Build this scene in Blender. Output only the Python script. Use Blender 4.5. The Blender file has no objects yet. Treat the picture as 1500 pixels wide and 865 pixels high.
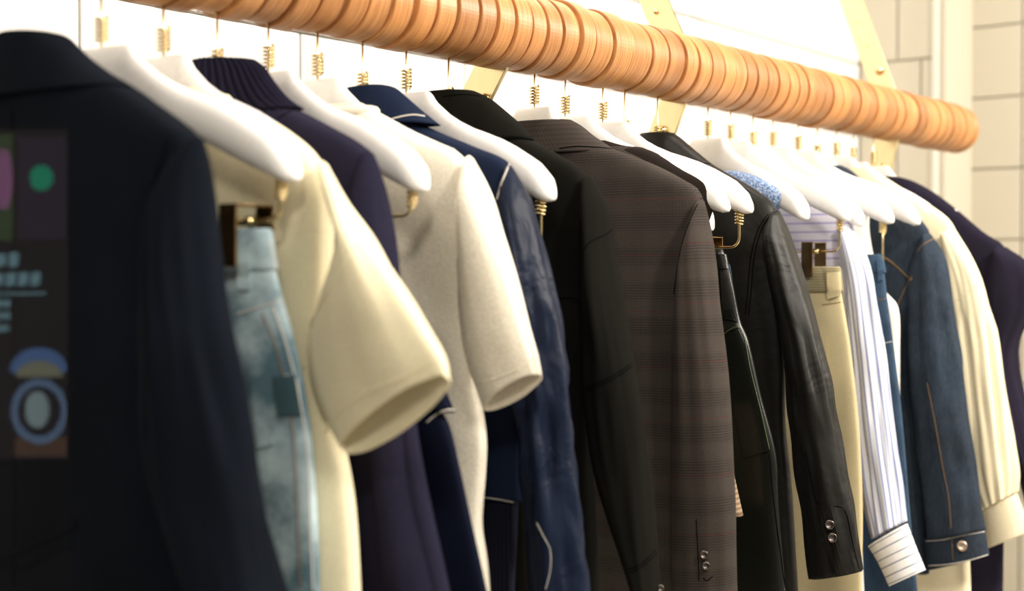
import bpy, bmesh, math, random
from math import sin, cos, pi, sqrt, radians
from mathutils import Vector, Matrix, noise
from mathutils.bvhtree import BVHTree
random.seed(7)
S = bpy.context.scene
COL = S.collection

# ------------------------------------------------------------------ camera, world, lights, exposure
CAMZ = 1.35                      # eye height; every z below is world height = CAMZ + h
TH = math.atan2(1567, 2000.0)    # angle between view axis and the rail
PIT = -math.atan(37.5 / 2000)
YR = 1.05                        # rail distance from camera line
F0 = Vector((cos(TH), sin(TH), 0)); RT = Vector((sin(TH), -cos(TH), 0)); ZZ = Vector((0, 0, 1))
FW = F0 * cos(PIT) + ZZ * sin(PIT); UP = ZZ * cos(PIT) - F0 * sin(PIT)
CAMP = Vector((0, 0, CAMZ))
cd = bpy.data.cameras.new('camera'); cam = bpy.data.objects.new('camera', cd); COL.objects.link(cam)
cd.sensor_width = 36; cd.lens = 48; cd.clip_start = .02
mt = Matrix((RT, UP, -FW)).transposed().to_4x4(); mt.translation = CAMP; cam.matrix_world = mt
cd.dof.use_dof = True; cd.dof.focus_distance = 1.72; cd.dof.aperture_fstop = 3.3
S.camera = cam
S.view_settings.view_transform = 'Standard'; S.view_settings.look = 'None'
S.view_settings.gamma = 1; S.view_settings.exposure = 0.45
w = bpy.data.worlds.new('world'); S.world = w; w.use_nodes = True
w.node_tree.nodes['Background'].inputs[0].default_value = (1, .93, .82, 1)
w.node_tree.nodes['Background'].inputs[1].default_value = .30

def area(name, loc, target, size, power, col):
    l = bpy.data.lights.new(name, 'AREA'); l.shape = 'DISK'; l.size = size; l.energy = power; l.color = col
    o = bpy.data.objects.new(name, l); COL.objects.link(o); o.location = loc
    o.rotation_euler = (Vector(target) - Vector(loc)).to_track_quat('-Z', 'Y').to_euler(); return o
WARM = (1, .92, .81)
# track of ceiling spots in front of the rail, and wall washers between rail and wall
for x, p in ((0.7, 20), (1.9, 30), (3.1, 22)):
    area('ceiling_spot', (x, -0.75, CAMZ + 1.15), (x + .05, 1.05, CAMZ - .1), .22, p, WARM)
for x, p in ((1.0, 6), (2.3, 5)):
    area('rail_downlight', (x, .78, CAMZ + 1.5), (x + .05, 1.05, CAMZ), .15, p, WARM)
for x, p in ((0.3, 6), (1.5, 6), (2.6, 3)):
    area('wall_washer', (x, 1.28, CAMZ + 1.5), (x + .1, 1.40, CAMZ - .3), .25, p, WARM)
area('aisle_fill', (-.7, -.5, CAMZ + 1.3), (1.0, 1.0, CAMZ - .15), .35, 14, (1, .93, .80))  # added fill lamp, brightens the garment faces turned to the camera
area('side_spot', (3.4, -1.5, CAMZ + 1.1), (1.6, 1.0, CAMZ - .1), .4, 48, (1, .93, .82))

# ------------------------------------------------------------------ pixel <-> place helpers (1500x865 frame)
def ray(x, y): return FW + RT * ((x - 750) / 2000) + UP * ((432.5 - y) / 2000)
def hook_x(px):
    d = ray(px, 395 - (2317 - px) * .1845); return YR / d.y * d.x
def frame_at(X, tw=0):
    m = Matrix.Rotation(-pi / 2 + radians(tw), 4, 'Z'); m.translation = Vector((X, YR, CAMZ + .2)); return m
class G:                          # a hanging place: local x = along the arm towards the shopper, local y = along the rail
    def __init__(s, X, tw=0):
        s.M = frame_at(X, tw); s.I = s.M.inverted(); s.c = s.I @ CAMP; s.parts = []
    def p(s, x, y, n=0):          # pixel -> local (x, n, z)
        d = s.I.to_3x3() @ ray(x, y); k = (n - s.c.y) / d.y; return s.c + d * k
    def tan(s, x, y):
        d = s.I.to_3x3() @ ray(x, y); return abs(d.x / d.y)

# ------------------------------------------------------------------ materials
MATS = {}
def newmat(name):
    m = bpy.data.materials.new(name); m.use_nodes = True
    return m, m.node_tree, m.node_tree.nodes['Principled BSDF']
def nd(t, typ, **kw):
    n = t.nodes.new(typ)
    for k, v in kw.items():
        if k.startswith('i_'):
            n.inputs[int(k[2:]) if k[2:].isdigit() else k[2:]].default_value = v
        else: setattr(n, k, v)
    return n
def rgb(c): return (c[0], c[1], c[2], 1)
def mix(t, fac, a, b, mode='MIX'):
    n = nd(t, 'ShaderNodeMix', data_type='RGBA', blend_type=mode)
    for i, v in ((0, fac), (6, a), (7, b)):
        if hasattr(v, 'is_output') or isinstance(v, bpy.types.NodeSocket): t.links.new(v, n.inputs[i])
        else: n.inputs[i].default_value = v
    return n.outputs[2]
def ramp(t, src, stops):
    n = nd(t, 'ShaderNodeValToRGB'); t.links.new(src, n.inputs[0]); e = n.color_ramp.elements
    while len(e) < len(stops): e.new(.5)
    for el, (p, c) in zip(e, stops): el.position = p; el.color = c if len(c) == 4 else rgb(c)
    return n.outputs[0]
def mth(t, op, a, b=None, c=None):
    n = nd(t, 'ShaderNodeMath', operation=op)
    for i, v in enumerate((a, b, c)):
        if v is None: continue
        if isinstance(v, bpy.types.NodeSocket): t.links.new(v, n.inputs[i])
        else: n.inputs[i].default_value = v
    return n.outputs[0]
def fabric(name, col, rough=.9, sheen=.05, weave=900, bump=.25, pattern=None, spec=.03, var=.12, crumple=0, cs=18):
    if name in MATS: return MATS[name]
    m, t, b = newmat(name)
    uv = nd(t, 'ShaderNodeUVMap').outputs[0]
    tc = nd(t, 'ShaderNodeTexCoord').outputs['Object']
    n1 = nd(t, 'ShaderNodeTexNoise', i_Scale=14.0, i_Detail=4.0); t.links.new(tc, n1.inputs[0])
    n2 = nd(t, 'ShaderNodeTexNoise', i_Scale=float(weave), i_Detail=2.0); t.links.new(tc, n2.inputs[0])
    base = rgb(col)
    if pattern: base = pattern(t, uv, tc, col)
    f1 = ramp(t, n1.outputs[0], [(.3, (1 - var,) * 3), (.7, (1 + var * .5,) * 3)])
    c = mix(t, 1.0, base, f1, 'MULTIPLY')
    f2 = ramp(t, n2.outputs[0], [(.3, (.86,) * 3), (.7, (1.06,) * 3)])
    c = mix(t, 1.0, c, f2, 'MULTIPLY')
    t.links.new(c, b.inputs['Base Color'])
    b.inputs['Roughness'].default_value = rough; b.inputs['Specular IOR Level'].default_value = spec
    b.inputs['Sheen Weight'].default_value = sheen * 0; b.inputs['Sheen Roughness'].default_value = .5
    bp = nd(t, 'ShaderNodeBump', i_Strength=bump, i_Distance=.0006); t.links.new(n2.outputs[0], bp.inputs['Height'])
    last = bp.outputs[0]
    if crumple:
        n3 = nd(t, 'ShaderNodeTexNoise', i_Scale=float(cs), i_Detail=3.0, i_Distortion=1.2); t.links.new(tc, n3.inputs[0])
        b2 = nd(t, 'ShaderNodeBump', i_Strength=crumple, i_Distance=.008)
        t.links.new(n3.outputs[0], b2.inputs['Height']); t.links.new(last, b2.inputs['Normal']); last = b2.outputs[0]
    t.links.new(last, b.inputs['Normal'])
    MATS[name] = m; return m
def sep(t, v):
    s = nd(t, 'ShaderNodeSeparateXYZ'); t.links.new(v, s.inputs[0]); return s.outputs
def line(t, v, period, width, soft=.15, off=0.0):      # periodic line mask 0..1
    a = mth(t, 'FRACT', mth(t, 'ADD', mth(t, 'DIVIDE', v, period), off))
    d = mth(t, 'ABSOLUTE', mth(t, 'SUBTRACT', a, .5))
    n = nd(t, 'ShaderNodeMapRange', i_1=width / period / 2 * (1 + soft), i_2=width / period / 2 * (1 - soft), i_3=0.0, i_4=1.0)
    t.links.new(d, n.inputs[0]); return n.outputs[0]
def plaid(t, uv, tc, col):
    x, y, _ = sep(t, uv)
    g1 = mth(t, 'MULTIPLY', line(t, y, .0031, .0015, .6), line(t, y, .041, .021, .3))
    g2 = mth(t, 'MULTIPLY', line(t, x, .0031, .0015, .6), line(t, x, .038, .018, .3))
    houn = mth(t, 'MULTIPLY', line(t, x, .0026, .0013, .8), line(t, y, .0026, .0013, .8))
    c = mix(t, mth(t, 'MULTIPLY', houn, .45), rgb(col), (.10, .082, .072, 1))
    c = mix(t, mth(t, 'MULTIPLY', g1, .40), c, (.012, .009, .009, 1))
    c = mix(t, mth(t, 'MULTIPLY', g2, .14), c, (.014, .011, .010, 1))
    r = line(t, y, .066, .0014, .3, .27)
    return mix(t, mth(t, 'MULTIPLY', r, .26), c, (.12, .012, .014, 1))
def denim(light, lo=.35, hi=.68):
    def f(t, uv, tc, col):
        n = nd(t, 'ShaderNodeTexNoise', i_Scale=9.0, i_Detail=6.0, i_Roughness=.65); t.links.new(tc, n.inputs[0])
        mp = nd(t, 'ShaderNodeMapping'); mp.inputs['Scale'].default_value = (900, 900, 60); t.links.new(tc, mp.inputs[0])
        n2 = nd(t, 'ShaderNodeTexNoise', i_Scale=1.0, i_Detail=2.0); t.links.new(mp.outputs[0], n2.inputs[0])
        c = ramp(t, n.outputs[0], [(lo, rgb(col)), (hi, rgb(light))])
        return mix(t, mth(t, 'MULTIPLY', n2.outputs[0], .10), c, (.5, .6, .7, 1))
    return f
def stripes(axis, period, width, sc, soft=.3, k=.8):
    def f(t, uv, tc, col):
        s = sep(t, uv); return mix(t, mth(t, 'MULTIPLY', line(t, s[axis], period, width, soft), k), rgb(col), rgb(sc))
    return f
def tweed(t, uv, tc, col):
    v = nd(t, 'ShaderNodeTexNoise', i_Scale=420.0, i_Detail=3.0); t.links.new(tc, v.inputs[0])
    return ramp(t, v.outputs[0], [(.38, (.07, .12, .24)), (.5, (.16, .25, .44)), (.62, (.5, .56, .68))])
def simple(name, col, rough=.4, metal=0, spec=.5, bumpn=0, coat=0):
    if name in MATS: return MATS[name]
    m, t, b = newmat(name); b.inputs['Base Color'].default_value = rgb(col)
    b.inputs['Roughness'].default_value = rough; b.inputs['Metallic'].default_value = metal
    b.inputs['Specular IOR Level'].default_value = spec; b.inputs['Coat Weight'].default_value = coat
    tc = nd(t, 'ShaderNodeTexCoord').outputs['Object']
    n = nd(t, 'ShaderNodeTexNoise', i_Scale=60.0, i_Detail=4.0); t.links.new(tc, n.inputs[0])
    r = nd(t, 'ShaderNodeMapRange', i_1=.3, i_2=.7, i_3=max(0, rough - .06), i_4=min(1, rough + .06)); t.links.new(n.outputs[0], r.inputs[0])
    t.links.new(r.outputs[0], b.inputs['Roughness'])
    if bumpn:
        bp = nd(t, 'ShaderNodeBump', i_Strength=bumpn, i_Distance=.002); t.links.new(n.outputs[0], bp.inputs['Height']); t.links.new(bp.outputs[0], b.inputs['Normal'])
    MATS[name] = m; return m
def wood():
    m, t, b = newmat('oiled_beech'); tc = nd(t, 'ShaderNodeTexCoord').outputs['Object']
    oi = nd(t, 'ShaderNodeObjectInfo')
    rnd = oi.outputs['Random']
    ad = nd(t, 'ShaderNodeVectorMath', operation='ADD'); cx = nd(t, 'ShaderNodeCombineXYZ')
    for i in range(3): t.links.new(mth(t, 'MULTIPLY', rnd, 13.0 + 7 * i), cx.inputs[i])
    t.links.new(tc, ad.inputs[0]); t.links.new(cx.outputs[0], ad.inputs[1])
    mp = nd(t, 'ShaderNodeMapping'); mp.inputs['Scale'].default_value = (420, 14, 14)
    mp.inputs['Rotation'].default_value = (0, .10, .14); t.links.new(ad.outputs[0], mp.inputs[0])
    n = nd(t, 'ShaderNodeTexNoise', i_Scale=1.0, i_Detail=6.0, i_Roughness=.6, i_Distortion=.5); t.links.new(mp.outputs[0], n.inputs[0])
    mp2 = nd(t, 'ShaderNodeMapping'); mp2.inputs['Scale'].default_value = (30, 9, 12); t.links.new(ad.outputs[0], mp2.inputs[0])
    n2 = nd(t, 'ShaderNodeTexNoise', i_Scale=1.0, i_Detail=2.0); t.links.new(mp2.outputs[0], n2.inputs[0])
    c = ramp(t, n.outputs[0], [(.28, (.30, .125, .042)), (.5, (.50, .24, .085)), (.72, (.66, .36, .15))])
    tone = ramp(t, rnd, [(0, (.72, .66, .64)), (.5, (.98, .93, .88)), (1, (1.15, 1.07, 1.0))])
    c = mix(t, 1.0, c, tone, 'MULTIPLY')
    c = mix(t, 1.0, c, ramp(t, n2.outputs[0], [(.3, (.82, .8, .8)), (.7, (1.08, 1.05, 1.02))]), 'MULTIPLY')
    t.links.new(c, b.inputs['Base Color']); b.inputs['Roughness'].default_value = .42
    b.inputs['Specular IOR Level'].default_value = .4; b.inputs['Coat Weight'].default_value = .12; b.inputs['Coat Roughness'].default_value = .35
    bp = nd(t, 'ShaderNodeBump', i_Strength=.35, i_Distance=.0006); t.links.new(n.outputs[0], bp.inputs['Height']); t.links.new(bp.outputs[0], b.inputs['Normal'])
    return m
WOOD = wood()
BRASS = simple('polished_brass', (.80, .64, .33), .22, 1)
BRASSP = simple('satin_brass', (.86, .72, .42), .34, 1)
DKBRASS = simple('aged_brass', (.30, .18, .075), .35, 1)
WHITE = simple('white_lacquer', (.86, .84, .81), .30, 0, .5, coat=.25)
STEEL = simple('dark_nickel', (.13, .11, .10), .25, 1)
PAINT = simple('white_wall_paint', (.70, .68, .645), .75, 0, .25, .35)
GROUT = simple('wall_mortar_paint', (.42, .40, .36), .9, 0, .2, .3)
BEIGE = simple('beige_wall_paint', (.50, .46, .37), .8, 0, .2, .25)
THREAD = simple('white_thread', (.62, .58, .52), .9, 0, .05)
THREADG = simple('tan_thread', (.20, .125, .06), .9, 0, .05)
THREADD = simple('dark_thread', (.003, .003, .003), .9, 0, .02)

# ------------------------------------------------------------------ mesh helpers
def link(name, me, mat, parent=None, smooth=True):
    o = bpy.data.objects.new(name, me); COL.objects.link(o)
    if mat and not me.materials: me.materials.append(mat)
    if smooth: me.polygons.foreach_set('use_smooth', [True] * len(me.polygons))
    if parent: o.parent = parent
    return o
def mesh(name, vs, fs, uvs=None):
    me = bpy.data.meshes.new(name); me.from_pydata([tuple(v) for v in vs], [], fs)
    if uvs:
        l = me.uv_layers.new(name='UVMap'); 
        for p in me.polygons:
            for li in p.loop_indices: l.data[li].uv = uvs[me.loops[li].vertex_index]
    me.update(); return me
def root(name, label, cat, M, group=None):
    o = bpy.data.objects.new(name, None); COL.objects.link(o); o.empty_display_size = .05
    o.matrix_world = M; o['label'] = label; o['category'] = cat
    if group: o['group'] = group
    return o
def loft(rings, uvr=None, cap0=False, cap1=False, closed=True):
    n = len(rings[0]); vs = [v for r in rings for v in r]; fs = []
    uv = [u for r in uvr for u in r] if uvr else None
    for i in range(len(rings) - 1):
        for j in range(n if closed else n - 1):
            k = (j + 1) % n; fs.append((i * n + j, i * n + k, (i + 1) * n + k, (i + 1) * n + j))
    if cap0: fs.append(tuple(range(n - 1, -1, -1)))
    if cap1: fs.append(tuple(range((len(rings) - 1) * n, len(rings) * n)))
    return vs, fs, uv
def catmull(P, N):                # resample points (tuples) evenly in length with smooth interpolation
    P = [Vector(p) for p in P]; Q = []
    for i in range(len(P) - 1):
        a = P[max(i - 1, 0)]; b = P[i]; c = P[i + 1]; d = P[min(i + 2, len(P) - 1)]
        for k in range(16):
            u = k / 16; Q.append(.5 * ((2 * b) + (c - a) * u + (2 * a - 5 * b + 4 * c - d) * u * u + (3 * b - a - 3 * c + d) * u ** 3))
    Q.append(P[-1]); L = [0]
    for i in range(1, len(Q)): L.append(L[-1] + (Q[i] - Q[i - 1]).length)
    out = []; j = 0
    for k in range(N):
        s = L[-1] * k / (N - 1)
        while j < len(L) - 2 and L[j + 1] < s: j += 1
        u = (s - L[j]) / max(L[j + 1] - L[j], 1e-9); out.append(Q[j].lerp(Q[j + 1], min(max(u, 0), 1)))
    return out
def tube(pts, r, seg=8, N=None, taper=None):
    P = catmull(pts, N) if N else [Vector(p) for p in pts]
    rings = []; up = Vector((0, 0, 1))
    prev = None
    for i, p in enumerate(P):
        d = (P[min(i + 1, len(P) - 1)] - P[max(i - 1, 0)]).normalized()
        if prev is None:
            a = d.orthogonal().normalized()
        else: a = (prev - d * prev.dot(d)).normalized()
        prev = a; b = d.cross(a); rr = r * (taper(i / (len(P) - 1)) if taper else 1)
        rings.append([p + (a * cos(2 * pi * k / seg) + b * sin(2 * pi * k / seg)) * rr for k in range(seg)])
    return loft(rings, None, True, True)
def join(*ms):
    V = []; Fc = []
    for m in ms:
        o = len(V); V += list(m[0]); Fc += [tuple(i + o for i in f) for f in m[1]]
    return V, Fc
def boxm(c, s, bev=0):
    bm = bmesh.new(); bmesh.ops.create_cube(bm, size=1)
    for v in bm.verts: v.co = Vector((v.co.x * s[0], v.co.y * s[1], v.co.z * s[2])) + Vector(c)
    if bev: bmesh.ops.bevel(bm, geom=bm.edges[:], offset=bev, segments=2, affect='EDGES', profile=.6)
    bm.verts.index_update(); r = [v.co.copy() for v in bm.verts], [tuple(v.index for v in f.verts) for f in bm.faces]; bm.free(); return r
def sgnp(v, e): return math.copysign(abs(v) ** e, v)
def nz(x, y, z=0): return noise.noise(Vector((x, y, z)))

# ------------------------------------------------------------------ garment builders (all in the local space of a G)
def add(g, name, m, mat, rt, surf=False, parent=None, smooth=True):
    vs, fs = m[0], m[1]; uv = m[2] if len(m) > 2 else None
    me = mesh(name, vs, fs, uv); o = link(name, me, mat, parent or rt, smooth)
    if surf: g.parts.append((list(vs), list(fs)))
    return o
def surface(g):
    V = []; Fc = []
    for vs, fs in g.parts:
        o = len(V); V += [Vector(v) for v in vs]; Fc += [tuple(i + o for i in f) for f in fs]
    g.bvh = BVHTree.FromPolygons(V, Fc); return g.bvh
def hit(g, x, y, lift=.001):
    d = (g.I.to_3x3() @ ray(x, y)).normalized(); h = g.bvh.ray_cast(g.c, d)
    if h[0] is None: return None
    return h[0] - d * lift
def body(g, rt, mat, out, D=.028, fold=.006, seed=0, rows=80, M=72, name='body', freq=14, Dn=.12, hem=False, uvs=(0, 1), pleat=None, exp=.62, fl0=0.05):
    pts = []
    for x, y in out:
        q = g.p(x, y); tn = g.tan(x, y); dd = D * min(1, (max(q.x, .02) / Dn)) ** .7
        W = sqrt(max(q.x ** 2 - (dd * tn) ** 2, (.35 * q.x) ** 2)); pts.append((W, q.z, 0))
    R = catmull(pts, rows); rings = []; uvr = []; z0 = R[0].y
    for i, r in enumerate(R):
        W, z = max(r.x, .004), r.y; dd = D * min(1, W / Dn) ** .7; ring = []; ur = []
        for j in range(M):
            a = 2 * pi * j / M; cx, sn = cos(a), sin(a)
            x = W * sgnp(cx, .9); y = -dd * sgnp(sn, exp)
            k = min(1, max(0, (z0 - z - fl0) / .22)); sd = seed + (0 if sn > 0 else 40)
            f = fold * k * (nz(x * freq, z * 1.8, sd) * 1.3 + .4 * nz(x * freq * 2.3, z * 4, sd + 9)) * (abs(sn) ** .5)
            if pleat: f += pleat * k * cos(x * 2 * pi / .035 + 2 * nz(z * 2, seed)) * abs(sn) ** .5
            y += f
            y += .0035 * nz(x * 9, z * 9, seed + 3) * min(1, W / .1) * (abs(sn) ** .5)
            ring.append(Vector((x, y, z))); ur.append((x, z) if sn >= 0 else (x, z))
        rings.append(ring); uvr.append(ur)
    if hem:
        for s, dz in ((.97, .0), (.95, .01), (.93, .06)):
            rings.append([Vector((v.x * s, v.y * s * .9, v.z + dz)) for v in rings[rows - 1]]); uvr.append(uvr[rows - 1])
    m = loft(rings, uvr, cap0=pts[0][0] < .03); o = add(g, name, m, mat, rt, True); return o
def sleeve(g, rt, mat, st, ry=.03, rend=None, n0=-.008, fold=.003, seed=0, N=46, M=44, name='sleeve', slant=0, mirror=True, dome=True, gather=0, inner=None, wr=0, flare=0, rydir=0, label=None):
    if gather: M = 132; N = 64
    cs = []
    for ii, (xl, yl, xr, yr) in enumerate(st):
        a = g.p(xl, yl, n0); b = g.p(xr, yr, n0); c = (a + b) / 2; h = (b - a) / 2; H = h.length; tn = g.tan(xr, yr)
        ryy = ry if rend is None else ry + (rend - ry) * (ii / (len(st) - 1)) ** 1.5; r = min(ryy, .85 * H / max(tn, .1)); Ht = sqrt(max(H * H - (r * tn) ** 2, (.4 * H) ** 2)); h = h * (Ht / H)
        cs.append((c.x, c.z, h.x, h.z, r))
    C = catmull([(c[0], c[1], c[2]) for c in cs], N)
    # resample every channel with the same arc parameter
    K = len(cs); ctr = [Vector((c[0], c[1], 0)) for c in cs]; L = [0]
    for i in range(1, K): L.append(L[-1] + (ctr[i] - ctr[i - 1]).length)
    def chan(s, k):
        j = 0
        while j < K - 2 and L[j + 1] < s: j += 1
        u = (s - L[j]) / max(L[j + 1] - L[j], 1e-9); u = min(max(u, 0), 1)
        g_ = lambda i: cs[min(max(i, 0), K - 1)][k]
        a, b, c, d = g_(j - 1), g_(j), g_(j + 1), g_(j + 2)
        return .5 * (2 * b + (c - a) * u + (2 * a - 5 * b + 4 * c - d) * u * u + (3 * b - a - 3 * c + d) * u ** 3)
    rings = []; uvr = []
    def mk(s, sc=1.0, dz=0.0, inn=0.0):
        cx, cz, hx, hz, r = [chan(s, k) for k in range(5)]
        r = r * sc - inn; H = sqrt(hx * hx + hz * hz); k = (H * sc - inn) / max(H, 1e-6); hx *= k; hz *= k; ring = []; ur = []
        dx, dz_ = chan(min(s + .02, L[-1]), 0) - chan(max(s - .02, 0), 0), chan(min(s + .02, L[-1]), 1) - chan(max(s - .02, 0), 1)
        dl = sqrt(dx * dx + dz_ * dz_) or 1; dx /= dl; dz_ /= dl; e = min(1, s / L[-1])
        for j in range(M):
            a = 2 * pi * j / M; c_, s_ = cos(a), sin(a)
            am = fold * min(1, s / .08) * (1 + 1.5 * wr * math.exp(-((e - .45) / .18) ** 2))
            f = 1 + am / .03 * (nz(c_ * 1.7 + seed, s_ * 1.7, s * 2.2) + .5 * nz(c_ * 3.6 + seed, s_ * 3.6, s * (6 + 26 * wr)))
            if gather: f += gather * (cos(13 * a + 1.5 * sin(9 * s)) + .6 * cos(8 * a + seed)) * max(0, min(1, (e - .30) / .08))
            y = n0 - r * s_ * f
            sl = slant * (-s_) * e ** 6      # far side of the cuff hangs a little lower
            ring.append(Vector((cx + hx * c_ * f + dx * sl, y, cz + hz * c_ * f + dz_ * sl + dz))); ur.append((a * .045, -s))
        return ring, ur
    if dome:
        for sc, ds in ((.25, .0), (.7, .0), (.92, .0)):
            r, u = mk(0, sc); 
            sh = (1 - sc) * .012
            rings.append([v + Vector((0, 0, sh * .3)) for v in r]); uvr.append(u)
    for i in range(N):
        r, u = mk(L[-1] * i / (N - 1)); rings.append(r); uvr.append(u)
    for inn, ds in ((.0012, 0), (.003, .006), (.004, .03), (.005, .07)):
        r, u = mk(L[-1] - ds, 1, 0, inn); rings.append(r); uvr.append(u)
    m = loft(rings, uvr, cap0=dome)
    o = add(g, name, m, mat, rt, True)
    if mirror:
        vs = [Vector((-v.x, v.y, v.z)) for v in m[0]]; fs = [tuple(reversed(f)) for f in m[1]]
        add(g, name, (vs, fs, m[2]), mat, rt)
    return o
def collar(g, rt, mat, prof, b0=.020, b1=.034, th=.003, name='collar', M=80, rib=0, nrib=60, wave=0, seed=0, tilt=0):
    # prof: right-hand silhouette pixels from the top of the roll down to the lower edge; ring is closed round the neck
    P = [g.p(x, y) for x, y in prof]; K = len(P); R = catmull([(p.x, p.z, 0) for p in P], 16); rings = []; uvr = []
    def ring(x, z, b, inn=0):
        r = []
        for j in range(M):
            a = 2 * pi * j / M; f = 1 + rib * (abs(cos(nrib * a / 2)) - .5) / .03
            xx = (x - inn) * cos(a) * f; yy = -(b - inn) * sgnp(sin(a), .9) * f
            r.append(Vector((xx, yy + .001 * nz(xx * 20, z * 20, seed), z + tilt * yy + wave * nz(xx * 12 + seed, yy * 8, 1))))
        return r
    n = len(R)
    for i in range(4, 0, -1):      # inside of the roll
        t = i / 4; rings.append(ring(R[0].x, R[0].y - .03 * t, b0 * .95, .004)); uvr.append([(2 * pi * j / M * .05, -.03 * t) for j in range(M)])
    for i, p in enumerate(R):
        t = i / (n - 1); rings.append(ring(p.x, p.y, b0 + (b1 - b0) * t)); uvr.append([(2 * pi * j / M * .05, .02 * i) for j in range(M)])
    p = R[-1]; rings.append(ring(p.x, p.y + .0005, b1, th)); uvr.append(uvr[-1]); rings.append(ring(p.x * .85, p.y + p.x * .05, b1 * .9, th)); uvr.append(uvr[-1])
    m = loft(rings, uvr); return add(g, name, m, mat, rt, True)
def stitch(g, rt, pts, mat, r=.0006, name='stitching', N=40, parent=None, lift=.0004):
    P = catmull([(x, y, 0) for x, y in pts], N); Q = [hit(g, p.x, p.y, lift) for p in P]; Q = [q for q in Q if q]
    if len(Q) < 4: print('stitch miss', name, pts[0]); return
    # drop jumps
    K = [Q[0]]
    for q in Q[1:]:
        if (q - K[-1]).length < .035: K.append(q)
    if len(K) < 4: return
    for _ in range(3): K = [K[0]] + [(K[i - 1] + K[i] * 2 + K[i + 1]) / 4 for i in range(1, len(K) - 1)] + [K[-1]]
    r *= .72
    return add(g, name, tube(K, r, 6), mat, rt, parent=parent)
def patch(g, rt, quad, mat, th=.002, name='patch', n=10, parent=None, puff=0):
    (ax, ay), (bx, by), (cx, cy), (dx, dy) = quad; top = []; low = []
    last = None
    for i in range(n + 1):
        for j in range(n + 1):
            u, v = i / n, j / n
            x = (ax * (1 - u) + bx * u) * (1 - v) + (dx * (1 - u) + cx * u) * v; y = (ay * (1 - u) + by * u) * (1 - v) + (dy * (1 - u) + cy * u) * v
            h = hit(g, x, y, 0) or (last if last else None)
            if h is None: h = g.p(x, y, -.02)
            last = h; d = (g.c - h).normalized(); pf = puff * sin(pi * u) * sin(pi * v)
            top.append(h + d * (th + pf)); low.append(h - d * .0005)
    N1 = n + 1; fs = []; off = len(top)
    for i in range(n):
        for j in range(n):
            a = i * N1 + j; fs.append((a, a + N1, a + N1 + 1, a + 1)); fs.append((off + a, off + a + 1, off + a + N1 + 1, off + a + N1))
    edge = [j for j in range(N1)] + [i * N1 + n for i in range(1, N1)] + [n * N1 + j for j in range(n - 1, -1, -1)] + [i * N1 for i in range(n - 1, 0, -1)]
    for k in range(len(edge)):
        a, b = edge[k], edge[(k + 1) % len(edge)]; fs.append((a, b, off + b, off + a))
    uv = [(v.x, v.z) for v in top] * 2
    return add(g, name, (top + low, fs, uv), mat, rt, parent=parent, smooth=False)
def disc_on(g, rt, x, y, r, mat, name='button', th=.002):
    h = hit(g, x, y, .0015)
    if h is None: return
    d = (g.c - h).normalized(); a = d.orthogonal().normalized(); b = d.cross(a); rings = []
    for rr, hh in ((r, -.001), (r, th * .6), (r * .85, th), (r * .6, th * .75), (r * .3, th * .7)):
        rings.append([h + d * hh + (a * cos(k * pi / 8) + b * sin(k * pi / 8)) * rr for k in range(16)])
    return add(g, name, loft(rings, None, True, True), mat, rt)

# ------------------------------------------------------------------ clothes hanger prototype
UPP = [(0, 0), (.033, 0), (.038, -.003), (.044, -.012), (.065, -.028), (.09, -.042), (.135, -.057), (.165, -.071), (.190, -.086), (.205, -.101), (.212, -.114), (.214, -.121)]
LOW = [(0, -.052), (.033, -.055), (.038, -.057), (.044, -.060), (.065, -.068), (.09, -.078), (.135, -.099), (.165, -.113), (.190, -.124), (.205, -.129), (.212, -.128), (.214, -.125)]
def interp(T, x):
    for (a, b), (c, d) in zip(T, T[1:]):
        if x <= c: return b + (d - b) * (x - a) / (c - a)
    return T[-1][1]
def hanger_body_mesh(k):
    ts = [0, .012, .024, .030, .033, .036, .039, .042, .047, .055, .065, .08, .1, .12, .14, .16, .18, .19, .198, .205, .209, .212, .2138]
    ts = [-t for t in reversed(ts[1:])] + ts; rings = []
    for t in ts:
        a = abs(t); u, l = interp(UPP, a), interp(LOW, a); zc, h = (u + l) / 2, (u - l) / 2
        wd = .0075 + .0085 * min(1, max(0, (a - .03) / .15)); wd *= min(1, sqrt(max(0, (.2145 - a) / .012)))
        wd = max(wd, .002)
        rings.append([Vector((t * k, wd * sgnp(sin(2 * pi * j / 24), .8), zc + h * sgnp(cos(2 * pi * j / 24), .75))) for j in range(24)])
    return loft(rings, None, True, True)
def coil_mesh(x, ztop, n=6, r=.0056, pitch=.0038, wr=.0013):
    P = [Vector((x + r * cos(a), r * sin(a), ztop - pitch * a / (2 * pi))) for a in [i * 2 * pi / 14 for i in range(14 * n + 1)]]
    return tube(P, wr, 6)
def hook_mesh(R=.052, zr=.093):
    P = [Vector((0, 0, -.004)), Vector((0, 0, .02)), Vector((0, 0, zr - R - .002))]
    for a in range(-96, -280, -12): P.append(Vector((R * cos(radians(a)), 0, zr + R * sin(radians(a)))))
    return tube(P, .0013, 8)
HB = {}
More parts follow.
